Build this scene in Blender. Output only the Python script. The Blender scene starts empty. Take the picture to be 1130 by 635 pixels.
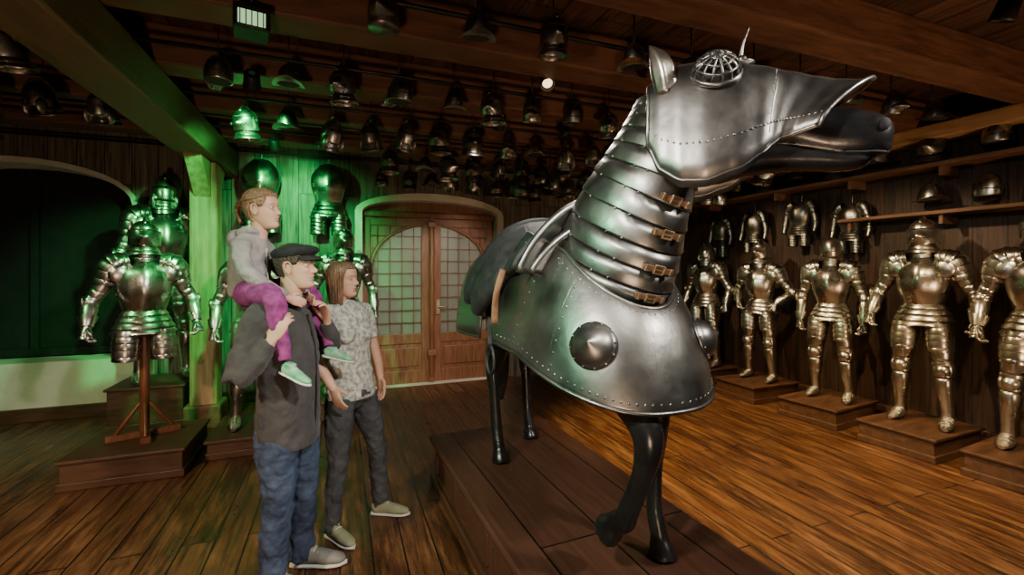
import bpy, math, random
from mathutils import Vector, Matrix
random.seed(7)
pi=math.pi
V=Vector
# ---------------------------------------------------------------- materials
def new_mat(name):
    m=bpy.data.materials.new(name); m.use_nodes=True
    nt=m.node_tree; b=nt.nodes['Principled BSDF']
    return m,nt,b
def ramp(nt,fac,stops):
    r=nt.nodes.new('ShaderNodeValToRGB')
    while len(r.color_ramp.elements)<len(stops): r.color_ramp.elements.new(0.5)
    for e,(p,c) in zip(r.color_ramp.elements,stops):
        e.position=p; e.color=(*c,1) if len(c)==3 else c
    nt.links.new(fac,r.inputs['Fac']); return r
def noisy(name,c1,c2,scale=8,rough=.6,rough2=None,metal=0,bump=.1,bscale=40,detail=4,coord='Object',stretch=(1,1,1),sheen=0):
    m,nt,b=new_mat(name)
    tc=nt.nodes.new('ShaderNodeTexCoord'); mp=nt.nodes.new('ShaderNodeMapping')
    mp.inputs['Scale'].default_value=stretch
    nt.links.new(tc.outputs[coord],mp.inputs[0])
    n=nt.nodes.new('ShaderNodeTexNoise'); n.inputs['Scale'].default_value=scale; n.inputs['Detail'].default_value=detail
    nt.links.new(mp.outputs[0],n.inputs['Vector'])
    r=ramp(nt,n.outputs['Fac'],[(.35,c1),(.65,c2)])
    nt.links.new(r.outputs[0],b.inputs['Base Color'])
    b.inputs['Metallic'].default_value=metal
    r2=rough if rough2 is None else rough2
    rr=nt.nodes.new('ShaderNodeMapRange'); rr.inputs['From Min'].default_value=.3; rr.inputs['From Max'].default_value=.7
    rr.inputs['To Min'].default_value=rough; rr.inputs['To Max'].default_value=r2
    nt.links.new(n.outputs['Fac'],rr.inputs[0]); nt.links.new(rr.outputs[0],b.inputs['Roughness'])
    n2=nt.nodes.new('ShaderNodeTexNoise'); n2.inputs['Scale'].default_value=bscale
    nt.links.new(mp.outputs[0],n2.inputs['Vector'])
    bp=nt.nodes.new('ShaderNodeBump'); bp.inputs['Strength'].default_value=bump; bp.inputs['Distance'].default_value=.01
    nt.links.new(n2.outputs['Fac'],bp.inputs['Height']); nt.links.new(bp.outputs[0],b.inputs['Normal'])
    if sheen: b.inputs['Sheen Weight'].default_value=sheen
    return m
def planks(name,c1,c2,dark,axes,width=.2,length=2.6,rough=.35,wear=None,grain=1.0):
    m,nt,b=new_mat(name); L=nt.links.new
    tc=nt.nodes.new('ShaderNodeTexCoord'); sp=nt.nodes.new('ShaderNodeSeparateXYZ'); cb=nt.nodes.new('ShaderNodeCombineXYZ')
    L(tc.outputs['Object'],sp.inputs[0]); L(sp.outputs[axes[0]],cb.inputs[0]); L(sp.outputs[axes[1]],cb.inputs[1])
    br=nt.nodes.new('ShaderNodeTexBrick'); L(cb.outputs[0],br.inputs['Vector'])
    br.inputs['Scale'].default_value=1; br.inputs['Brick Width'].default_value=length; br.inputs['Row Height'].default_value=width
    br.inputs['Mortar Size'].default_value=.005; br.inputs['Mortar Smooth'].default_value=.1
    br.inputs['Color1'].default_value=(0,0,0,1); br.inputs['Color2'].default_value=(1,1,1,1); br.inputs['Mortar'].default_value=(.5,.5,.5,1)
    br.offset=.37
    mp=nt.nodes.new('ShaderNodeMapping'); mp.inputs['Scale'].default_value=(1.3,22,1); L(cb.outputs[0],mp.inputs[0])
    ad=nt.nodes.new('ShaderNodeVectorMath'); ad.operation='MULTIPLY_ADD'; L(br.outputs['Color'],ad.inputs[0]); ad.inputs[1].default_value=(7,13,0); L(mp.outputs[0],ad.inputs[2])
    n=nt.nodes.new('ShaderNodeTexNoise'); n.inputs['Scale'].default_value=1.6; n.inputs['Detail'].default_value=8; n.inputs['Distortion'].default_value=.6
    L(ad.outputs[0],n.inputs['Vector'])
    base=nt.nodes.new('ShaderNodeMixRGB'); base.inputs[1].default_value=(*c1,1); base.inputs[2].default_value=(*c2,1)
    L(br.outputs['Color'],base.inputs[0])
    g_=ramp(nt,n.outputs['Fac'],[(.3,(.25,.22,.2)),(.5,(.85,.8,.75)),(.72,(1.35,1.3,1.2))])
    mul=nt.nodes.new('ShaderNodeMixRGB'); mul.blend_type='MULTIPLY'; mul.inputs[0].default_value=grain
    L(base.outputs[0],mul.inputs[1]); L(g_.outputs[0],mul.inputs[2]); col=mul.outputs[0]
    nw=nt.nodes.new('ShaderNodeTexNoise'); nw.inputs['Scale'].default_value=2.3; nw.inputs['Detail'].default_value=10; nw.inputs['Roughness'].default_value=.78
    mw=nt.nodes.new('ShaderNodeMapping'); mw.inputs['Scale'].default_value=(.8,3.5,1); L(cb.outputs[0],mw.inputs[0]); L(mw.outputs[0],nw.inputs['Vector'])
    if wear:
        wr=ramp(nt,nw.outputs['Fac'],[(.46,(0,0,0)),(.62,(1,1,1))])
        mx=nt.nodes.new('ShaderNodeMixRGB'); L(wr.outputs[0],mx.inputs[0]); L(col,mx.inputs[1])
        m3=nt.nodes.new('ShaderNodeMixRGB'); m3.blend_type='MULTIPLY'; m3.inputs[0].default_value=.8; m3.inputs[1].default_value=(*wear,1); L(g_.outputs[0],m3.inputs[2])
        L(m3.outputs[0],mx.inputs[2]); col=mx.outputs[0]
    gap=nt.nodes.new('ShaderNodeMixRGB'); L(br.outputs['Fac'],gap.inputs[0]); L(col,gap.inputs[1]); gap.inputs[2].default_value=(*dark,1)
    L(gap.outputs[0],b.inputs['Base Color'])
    rr=nt.nodes.new('ShaderNodeMapRange'); rr.inputs['To Min'].default_value=rough-.12; rr.inputs['To Max'].default_value=rough+.22; rr.inputs['From Min'].default_value=.3; rr.inputs['From Max'].default_value=.7
    L(nw.outputs['Fac'],rr.inputs[0]); L(rr.outputs[0],b.inputs['Roughness'])
    h=nt.nodes.new('ShaderNodeMath'); h.operation='MULTIPLY_ADD'; h.inputs[1].default_value=-2.5; L(br.outputs['Fac'],h.inputs[0]); L(n.outputs['Fac'],h.inputs[2])
    bp=nt.nodes.new('ShaderNodeBump'); bp.inputs['Strength'].default_value=.35; bp.inputs['Distance'].default_value=.008
    L(h.outputs[0],bp.inputs['Height']); L(bp.outputs[0],b.inputs['Normal'])
    return m
MFLOOR=planks('floor_boards',(.065,.027,.013),(.125,.052,.023),(.005,.003,.002),('Y','X'),.17,3.1,.32,wear=(.24,.115,.050))
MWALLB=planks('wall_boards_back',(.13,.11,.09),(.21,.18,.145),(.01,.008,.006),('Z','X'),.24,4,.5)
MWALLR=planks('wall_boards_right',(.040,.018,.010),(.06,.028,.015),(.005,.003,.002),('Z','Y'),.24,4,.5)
MCEIL=planks('ceiling_boards',(.06,.028,.016),(.10,.046,.025),(.004,.002,.002),('Y','X'),.26,4,.5)
MBEAM=noisy('beam_wood',(.10,.040,.020),(.17,.07,.034),scale=3,rough=.5,rough2=.7,bump=.4,bscale=25,stretch=(1,8,8))
MBEAM2=noisy('beam_wood_long',(.11,.048,.024),(.19,.09,.042),scale=3,rough=.5,rough2=.7,bump=.4,bscale=25,stretch=(8,1,8))
MBEAM3=noisy('light_rail_wood',(.34,.17,.075),(.50,.28,.12),scale=3,rough=.45,rough2=.6,bump=.3,bscale=25,stretch=(8,1,8))  # pale wood, with extra lightness put into the colour for a lit look
MPILLAR=noisy('pillar_wood',(.26,.15,.07),(.42,.26,.13),scale=3,rough=.5,rough2=.7,bump=.4,bscale=25,stretch=(8,8,1))
MPLAT=planks('platform_wood',(.070,.027,.017),(.092,.037,.023),(.006,.003,.002),('Y','X'),.33,5,.36,grain=.35)
MDOOR=noisy('door_wood',(.17,.068,.034),(.27,.115,.06),scale=4,rough=.35,rough2=.5,bump=.2,stretch=(10,10,1))
MPLASTER=noisy('plaster',(.62,.58,.48),(.74,.70,.60),scale=3,rough=.9,bump=.25,bscale=20)
MBLACK=noisy('black_blind',(.004,.004,.005),(.008,.008,.010),rough=.8)
MSTEEL=noisy('bright_steel',(.36,.35,.32),(.54,.52,.48),scale=9,rough=.24,rough2=.36,metal=1,bump=.10,bscale=30)
MSTEELW=noisy('polished_steel',(.42,.385,.33),(.60,.55,.47),scale=7,rough=.24,rough2=.36,metal=1,bump=.12,bscale=30)
MDIM=noisy('tarnished_steel',(.16,.15,.13),(.32,.29,.25),scale=9,rough=.3,rough2=.42,metal=1,bump=.12,bscale=30)
MDARKST=noisy('dark_steel',(.20,.195,.19),(.27,.262,.25),scale=7,rough=.32,rough2=.44,metal=1,bump=.12,bscale=22,detail=12)
MHORSE=noisy('black_horse',(.006,.006,.007),(.014,.013,.013),scale=5,rough=.22,rough2=.35,bump=.05)
MLEATHER=noisy('black_leather',(.008,.008,.010),(.018,.017,.018),scale=20,rough=.55,rough2=.7,bump=.2,bscale=80)
MBROWNL=noisy('brown_leather',(.12,.055,.025),(.19,.09,.045),scale=20,rough=.5,rough2=.6,bump=.2,bscale=80)
MBRASS=noisy('aged_brass',(.46,.36,.24),(.58,.47,.32),scale=20,rough=.4,metal=1)
MUNDER=noisy('dark_lining',(.012,.010,.009),(.03,.025,.02),scale=20,rough=.9)
MPLINTH=noisy('plinth_wood',(.055,.025,.013),(.10,.045,.022),scale=4,rough=.4,rough2=.55,bump=.2,stretch=(1,6,6))
MSTAND=noisy('stand_wood',(.12,.035,.018),(.2,.07,.03),scale=5,rough=.4,bump=.1,stretch=(6,6,1))
MSKIN=noisy('skin',(.54,.31,.215),(.62,.375,.27),scale=6,rough=.5,bump=.03)
MSKIN.node_tree.nodes['Principled BSDF'].inputs['Subsurface Weight'].default_value=.08
MLIP=noisy('lips',(.46,.22,.17),(.50,.25,.195),rough=.45)
MEYE=noisy('eye_white',(.5,.48,.45),(.55,.53,.5),rough=.25,bump=0)
MIRIS=noisy('iris_dark',(.03,.02,.012),(.05,.03,.02),rough=.15,bump=0)
MHAIRB=noisy('blonde_hair',(.15,.085,.045),(.33,.21,.12),scale=30,rough=.5,bump=.6,bscale=60,stretch=(.5,4,4))
MHAIRW=noisy('brown_hair',(.13,.075,.042),(.26,.155,.09),scale=30,rough=.45,bump=.6,bscale=60,stretch=(4,4,.4))
MHAIRM=noisy('dark_hair',(.03,.02,.014),(.06,.04,.03),scale=40,rough=.6,bump=.5,bscale=90)
MCAP=noisy('cap_cloth',(.008,.008,.010),(.018,.017,.02),scale=30,rough=.9,bump=.4,bscale=150)
MJACKET=noisy('charcoal_fleece',(.035,.034,.036),(.055,.052,.053),scale=10,rough=.9,bump=.3,bscale=120,sheen=.1)
MJEANS=noisy('blue_denim',(.014,.026,.062),(.048,.078,.14),scale=6,rough=.85,bump=.3,bscale=150)
MJEANSW=noisy('grey_denim',(.035,.042,.05),(.065,.072,.08),scale=7,rough=.85,bump=.3,bscale=150)
MHOOD=noisy('grey_hoodie',(.24,.225,.225),(.33,.31,.31),scale=12,rough=.9,bump=.3,bscale=120)
MPINK=noisy('magenta_leggings',(.15,.018,.11),(.30,.05,.22),scale=25,rough=.9,bump=.2)
MSHIRT=noisy('patterned_blouse',(.24,.28,.25),(.70,.70,.64),scale=42,rough=.85,bump=.2)
MSHOEG=noisy('green_shoe',(.08,.38,.22),(.30,.55,.35),scale=20,rough=.6)
MSOLE=noisy('white_sole',(.6,.6,.55),(.7,.7,.66),rough=.7)
MSHOE=noisy('grey_sneaker',(.16,.16,.15),(.28,.28,.26),scale=12,rough=.7)
MSHOEW=noisy('olive_sneaker',(.22,.25,.14),(.34,.36,.22),scale=12,rough=.7)
MIRON=noisy('black_iron',(.02,.02,.02),(.05,.045,.04),rough=.5,metal=.8)
m,nt,b=new_mat('old_glass'); b.inputs['Base Color'].default_value=(.80,.85,.80,1); b.inputs['Roughness'].default_value=.12; b.inputs['Transmission Weight'].default_value=.8; b.inputs['IOR'].default_value=1.1
MGLASS=m
def emis(name,c,s):
    m,nt,b=new_mat(name); b.inputs['Emission Color'].default_value=(*c,1); b.inputs['Emission Strength'].default_value=s; b.inputs['Base Color'].default_value=(*c,1); return m
MEMG=emis('lamp_glow_green',(.6,1,.55),.7); MEMW=emis('lamp_glow_warm',(1,.72,.40),3)
# ---------------------------------------------------------------- mesh builder
def crom(P,sub):
    if sub<=1 or len(P)<3: return [tuple(p) for p in P]
    out=[]; n=len(P)
    for i in range(n-1):
        p0=P[max(i-1,0)];p1=P[i];p2=P[i+1];p3=P[min(i+2,n-1)]
        for k in range(sub):
            t=k/sub
            out.append(tuple(.5*((2*b)+(-a+c)*t+(2*a-5*b+4*c-d)*t*t+(-a+3*b-3*c+d)*t**3) for a,b,c,d in zip(p0,p1,p2,p3)))
    out.append(tuple(P[-1])); return out
class MB:
    def __init__(s): s.v=[];s.f=[];s.m=[];s.sm=[];s.M=Matrix.Identity(4);s.mi=0;s.smooth=True
    def add(s,vs,fs):
        o=len(s.v); s.v+=[s.M@V(p) for p in vs]
        for f in fs: s.f.append([i+o for i in f]); s.m.append(s.mi); s.sm.append(s.smooth)
    def grid(s,fn,nu,nv,cu=False,mf=None):
        vs=[];fs=[]
        for i in range(nu+(0 if cu else 1)):
            for j in range(nv+1): vs.append(fn(i/nu,j/nv))
        W=nv+1; N=nu if cu else nu+1
        for i in range(nu):
            a=i; b2=(i+1)%N
            for j in range(nv): fs.append([a*W+j,b2*W+j,b2*W+j+1,a*W+j+1])
        k=len(s.m); s.add(vs,fs)
        if mf:
            for q,f in enumerate(fs):
                c=sum((V(vs[x]) for x in f),V((0,0,0)))/4
                s.m[k+q]=mf(c)
    def tube(s,pts,rad,up=(1,0,0),n=16,sub=4,cap=True,shape=None):
        rr=[(r,r) if not isinstance(r,(tuple,list)) else tuple(r) for r in rad]
        Q=crom([tuple(p)+r for p,r in zip(pts,rr)],sub); k=len(Q)
        C=[V(q[:3]) for q in Q]; vs=[];fs=[]; up=V(up)
        for i in range(k):
            T=(C[min(i+1,k-1)]-C[max(i-1,0)])
            if T.length<1e-7: T=V((0,0,1))
            T.normalize(); sd=T.cross(up)
            if sd.length<1e-3: sd=T.cross(V((.3,.5,.8)))
            sd.normalize(); tp=sd.cross(T)
            for j in range(n):
                th=2*pi*j/n; mlt=shape(th,i/(k-1)) if shape else 1
                vs.append(C[i]+sd*(max(Q[i][3],.0005)*math.cos(th)*mlt)+tp*(max(Q[i][4],.0005)*math.sin(th)*mlt))
        for i in range(k-1):
            for j in range(n): fs.append([i*n+j,i*n+(j+1)%n,(i+1)*n+(j+1)%n,(i+1)*n+j])
        if cap: fs.append(list(range(n))[::-1]); fs.append([(k-1)*n+j for j in range(n)])
        s.add(vs,fs)
    def lames(s,pts,rad,cnt,up=(1,0,0),n=24,flare=1.06,shape=None,cap=False):
        rr=[(r,r) if not isinstance(r,(tuple,list)) else tuple(r) for r in rad]
        Q=crom([tuple(p)+r for p,r in zip(pts,rr)],12); K=len(Q)-1
        def at(t):
            x=t*K;i=min(int(x),K-1);f=x-i
            return [a+(b-a)*f for a,b in zip(Q[i],Q[i+1])]
        P=[];R=[]
        for i in range(cnt):
            for e,(tt,m_) in enumerate([(0,1.0),(.5,1+(flare-1)*.35),(.93,flare),(1.0,flare*.995),(1.0,.99)]):
                q=at((i+tt)/cnt); P.append(V(q[:3])); R.append((q[3]*m_,q[4]*m_))
        C=P; k=len(C); vs=[];fs=[];upv=V(up)
        for i in range(k):
            a=at(max(0,(i//5)/cnt-.02)); b2=at(min(1,(i//5+1)/cnt+.02)); T=(V(b2[:3])-V(a[:3])).normalized()
            sd=T.cross(upv).normalized(); tp=sd.cross(T)
            for j in range(n):
                th=2*pi*j/n; mlt=shape(th,i/(k-1)) if shape else 1
                vs.append(C[i]+sd*(R[i][0]*math.cos(th)*mlt)+tp*(R[i][1]*math.sin(th)*mlt))
        for i in range(k-1):
            for j in range(n): fs.append([i*n+j,i*n+(j+1)%n,(i+1)*n+(j+1)%n,(i+1)*n+j])
        if cap: fs.append(list(range(n))[::-1]); fs.append([(k-1)*n+j for j in range(n)])
        s.add(vs,fs)
    def ell(s,c,r,nu=20,nv=12):
        c=V(c)
        if not isinstance(r,(tuple,list)): r=(r,r,r)
        s.grid(lambda u,v:c+V((r[0]*math.cos(2*pi*u)*math.sin(pi*v),r[1]*math.sin(2*pi*u)*math.sin(pi*v),r[2]*math.cos(pi*v))),nu,nv,cu=True)
    def box(s,c,d,rz=0):
        x,y,z=d[0]/2,d[1]/2,d[2]/2; c=V(c); R=Matrix.Rotation(rz,3,'Z')
        vs=[c+R@V((a*x,b2*y,e*z)) for a in(-1,1) for b2 in(-1,1) for e in(-1,1)]
        sm=s.smooth; s.smooth=False
        s.add(vs,[[0,1,3,2],[4,6,7,5],[0,4,5,1],[2,3,7,6],[0,2,6,4],[1,5,7,3]]); s.smooth=sm
    def mesh(s,name,mats):
        me=bpy.data.meshes.new(name); me.from_pydata([tuple(v) for v in s.v],[],s.f)
        for m in mats: me.materials.append(m)
        me.polygons.foreach_set('material_index',s.m); me.polygons.foreach_set('use_smooth',s.sm); me.update(); return me
    def build(s,name,mats,parent=None,remesh=0,smooth=0,solid=0,bevel=0,disp=0,dscale=.1,sub=0):
        o=bpy.data.objects.new(name,s.mesh(name,mats)); bpy.context.scene.collection.objects.link(o)
        if parent: o.parent=parent
        if remesh:
            md=o.modifiers.new('remesh','REMESH'); md.mode='VOXEL'; md.voxel_size=remesh; md.use_smooth_shade=True
        if smooth:
            md=o.modifiers.new('smooth','SMOOTH'); md.factor=.5; md.iterations=smooth
        if disp:
            t=bpy.data.textures.new(name+'_folds','CLOUDS'); t.noise_scale=dscale; t.noise_depth=2
            md=o.modifiers.new('folds','DISPLACE'); md.texture=t; md.strength=disp; md.mid_level=.5
        if solid:
            md=o.modifiers.new('thick','SOLIDIFY'); md.thickness=solid; md.offset=0
        if bevel:
            md=o.modifiers.new('bevel','BEVEL'); md.width=bevel; md.segments=2; md.limit_method='ANGLE'
        return o
def empty(name,M=None):
    o=bpy.data.objects.new(name,None); bpy.context.scene.collection.objects.link(o); o.empty_display_size=.1
    if M is not None: o.matrix_world=M
    return o
def TR(x,y,z,deg=0,s=1): return Matrix.Translation((x,y,z))@Matrix.Rotation(math.radians(deg),4,'Z')@Matrix.Scale(s,4)
def boxobj(name,c,d,mat,rz=0,bevel=.008,parent=None):
    mb=MB(); mb.box((0,0,0),d); o=mb.build(name,[mat],parent,bevel=bevel); o.location=c; o.rotation_euler[2]=rz; return o
# ---------------------------------------------------------------- room shell
X0,X1,Y0,Y1,H=-4.3,5.45,-1.6,6.2,3.2
mb=MB(); mb.box(((X0+X1)/2,(Y0+Y1+1.6)/2,-.05),(X1-X0+.2,Y1-Y0+1.8,.1)); mb.build('floor',[MFLOOR])
mb=MB(); mb.box(((X0+X1)/2,(Y0+Y1)/2,H+.05),(X1-X0+.2,Y1-Y0+.2,.1)); mb.build('ceiling',[MCEIL])
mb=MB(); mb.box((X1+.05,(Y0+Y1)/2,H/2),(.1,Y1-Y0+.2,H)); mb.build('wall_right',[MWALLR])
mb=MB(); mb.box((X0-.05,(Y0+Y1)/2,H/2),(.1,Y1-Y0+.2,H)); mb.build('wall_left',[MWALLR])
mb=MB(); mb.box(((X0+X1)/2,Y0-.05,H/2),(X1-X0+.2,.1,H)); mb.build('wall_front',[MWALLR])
def arch_pts(xa,xb,z0,zs,zt,n=16):
    c=(xa+xb)/2; w=(xb-xa)/2; P=[(xa,z0),(xb,z0)]
    for i in range(n+1):
        t=pi*i/n; P.append((c+w*math.cos(t),zs+(zt-zs)*math.sin(t)))
    return P
def wall_curve(name,loops,y,depth,mat):
    cu=bpy.data.curves.new(name,'CURVE'); cu.dimensions='2D'; cu.fill_mode='BOTH'; cu.extrude=depth/2
    for L_ in loops:
        sp=cu.splines.new('POLY'); sp.points.add(len(L_)-1); sp.use_cyclic_u=True
        for p,q in zip(sp.points,L_): p.co=(q[0],q[1],0,1)
    o=bpy.data.objects.new(name,cu); bpy.context.scene.collection.objects.link(o)
    o.rotation_euler[0]=pi/2; o.location=(0,y,0); bpy.context.view_layer.update()
    dg=bpy.context.evaluated_depsgraph_get(); me=bpy.data.meshes.new_from_object(o.evaluated_get(dg))
    me.transform(o.matrix_world); bpy.data.objects.remove(o)
    me.materials.clear(); me.materials.append(mat)
    for p in me.polygons: p.use_smooth=False
    o2=bpy.data.objects.new(name,me); bpy.context.scene.collection.objects.link(o2); return o2
DA=arch_pts(.27,2.12,0.0,2.34,2.52); WA=arch_pts(-4.15,-2.15,.60,2.30,2.70)
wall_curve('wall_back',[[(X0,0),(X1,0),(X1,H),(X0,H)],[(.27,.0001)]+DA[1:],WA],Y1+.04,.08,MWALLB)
def reveal(name,P,ya,yb,t=.07):
    mb=MB(); mb.smooth=False
    n=len(P)
    vs=[(p[0],ya,p[1]) for p in P]+[(p[0],yb,p[1]) for p in P]
    mb.add(vs,[[i,(i+1)%n,(i+1)%n+n,i+n] for i in range(n)])
    return mb.build(name,[MPLASTER],solid=.012)
def archband(name,xa,xb,zb,zs,zt,w,y,d,mat):
    A=arch_pts(xa,xb,zb,zs,zt)[1:]+[(xa,zb)]; B=arch_pts(xa-w,xb+w,zb,zs,zt+w)[1:]+[(xa-w,zb)]
    mb=MB(); mb.smooth=False; n=len(A)
    vs=[(p[0],y,p[1]) for p in A]+[(p[0],y,p[1]) for p in B]
    mb.add(vs,[[i,i+1,i+1+n,i+n] for i in range(n-1)])
    return mb.build(name,[mat],solid=d)
reveal('trim_door_reveal',DA,Y1,Y1+.55); archband('trim_door_arch',.27,2.12,0,2.34,2.52,.09,Y1-.01,.03,MPLASTER)
reveal('trim_window_reveal',WA,Y1,Y1+.45); archband('trim_window_arch',-4.15,-2.15,.6,2.30,2.70,.05,Y1-.01,.03,MPLASTER)
mb=MB(); mb.box((-3.15,Y1-.02,.36),(2.2,.04,.50)); mb.build('trim_window_parapet',[MPLASTER])
boxobj('baseboard_back',(-2.45,Y1-.04,.07),(3.7,.06,.14),MPLINTH)
boxobj('baseboard_right',(X1-.03,(Y0+Y1)/2,.07),(.06,Y1-Y0-.1,.14),MPLINTH)
w=empty('window_1'); mb=MB(); mb.box((-3.15,Y1+.40,1.66),(2.0,.03,2.15)); mb.build('blackout_blind',[MBLACK],w)
mb=MB()
for xx in (-4.1,-3.15,-2.2): mb.box((xx,Y1+.36,1.6),(.07,.05,1.9))
mb.box((-3.15,Y1+.36,.66),(1.95,.06,.08)); mb.build('window_frame',[MBLACK],w,bevel=.005)
mb=MB(); mb.smooth=False
mb.box((1.2,8.0,1.4),(3.6,.06,2.8)); mb.box((-.6,7.35,1.4),(.06,1.3,2.8)); mb.box((3.0,7.35,1.4),(.06,1.3,2.8)); mb.box((1.2,7.35,2.8),(3.6,1.3,.06))
for xx in (.6,1.75): mb.box((xx,7.9,1.2),(.35,.16,2.4))
mb.build('vestibule_wall',[MPLASTER])
# door
d=empty('door_1',TR(1.195,Y1+.16,0)); W=.915
mb=MB(); 
for sx in(-1,1):
    mb.box((sx*(W-.05),0,1.15),(.10,.07,2.3)); mb.box((sx*.07,0,1.15),(.13,.07,2.3))
    cx=sx*(W/2+.0)
    for z,h in((.09,.18),(.62,.14),(2.24,.14)): mb.box((cx,0,z),(W-.12,.065,h))
    mb.box((cx,.0,.36),(W-.2,.03,.40)); mb.box((cx,-.022,.365),(W-.34,.02,.26))
mb.box((0,-.045,1.15),(.08,.06,2.3)); mb.tube([(0,-.08,.1),(0,-.08,2.25)],[.03,.03],n=12,sub=1); mb.box((0,-.05,2.32),(1.83,.08,.07)); mb.box((0,-.09,.42),(.12,.05,.08)); mb.box((0,-.09,2.2),(.12,.05,.08))
mb.build('door_leaf_frames',[MDOOR],d,bevel=.008)
mb=MB(); mb.smooth=False
L1=[(.915*math.cos(pi*i/16),0,2.33+.18*math.sin(pi*i/16)) for i in range(17)]
mb.add([(0,0,2.33)]+L1,[[0,i,i+1] for i in range(1,17)])
R_=.78; n=20
for sg in(-1,1):
    A=[(sg*(.06+R_*math.sin(pi/2*i/n)),.005,1.62+.56*math.cos(pi/2*i/n)) for i in range(n+1)]; B=[(p[0],.005,2.2) for p in A]
    mb.add(A+B,[[i,i+1,i+1+n+1,i+n+1] for i in range(n)])
mb.build('door_lunette_and_spandrels',[MDOOR],d,solid=.03)
mb=MB()
for sx in(-1,1):
    for k in range(1,5): mb.box((sx*(.08+k*.16),0,1.43),(.012,.02,1.5))
    for k in range(1,9): mb.box((sx*(W/2+.0),0,.67+k*.17),(W-.2,.02,.012))
mb.tube([(.80*math.cos(pi*i/20),-.02,1.62+.58*math.sin(pi*i/20)) for i in range(21)],[.022]*21,up=(0,1,0),n=8,sub=1)
mb.build('glazing_bars',[MDOOR],d)
mb=MB(); 
for sx in(-1,1): mb.box((sx*W/2,.022,1.44),(W-.18,.006,1.52))
mb.build('glass_panes',[MGLASS],d)
mb=MB(); mb.tube([(.09,-.09,1.05),(.15,-.10,1.05),(.20,-.10,1.04)],[.012,.010,.008],up=(0,0,1),n=8); mb.box((.09,-.05,1.05),(.05,.03,.2)); mb.tube([(.09,-.04,1.05),(.09,-.09,1.05)],[.012,.012],n=8); mb.build('door_handle',[MBRASS],d)
# beams
for y in (-.8,.1,1.0,1.9,2.8,3.7,4.6,5.5):
    boxobj('ceiling_beam',((X0+X1)/2,y,H-.13),(X1-X0-.02,.24,.26),MBEAM,bevel=.015)
boxobj('support_beam',(-1.27,(Y0+Y1)/2,H-.26-.14),(.30,Y1-Y0-.02,.28),MBEAM2,bevel=.015)
boxobj('wall_plate_beam',(X1-.16,(Y0+Y1)/2,H-.26-.07),(.28,Y1-Y0-.02,.14),MBEAM3,bevel=.015)
p=empty('wooden_pillar',TR(-1.27,5.4,0)); boxobj('shaft',(0,0,1.33),(.24,.24,2.66),MPILLAR,bevel=.03,parent=p); boxobj('foot',(0,0,.12),(.32,.32,.24),MBEAM2,bevel=.02,parent=p)
mb=MB(); mb.smooth=False
for s in(-1,1): mb.add([(a,s*.12+s*q[0],q[1]) for a in(-.07,.07) for q in((0,2.3),(.36,2.66),(0,2.66))],[[0,1,2],[5,4,3],[0,3,4,1],[1,4,5,2],[2,5,3,0]])
mb.build('braces',[MPILLAR],p)
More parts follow.
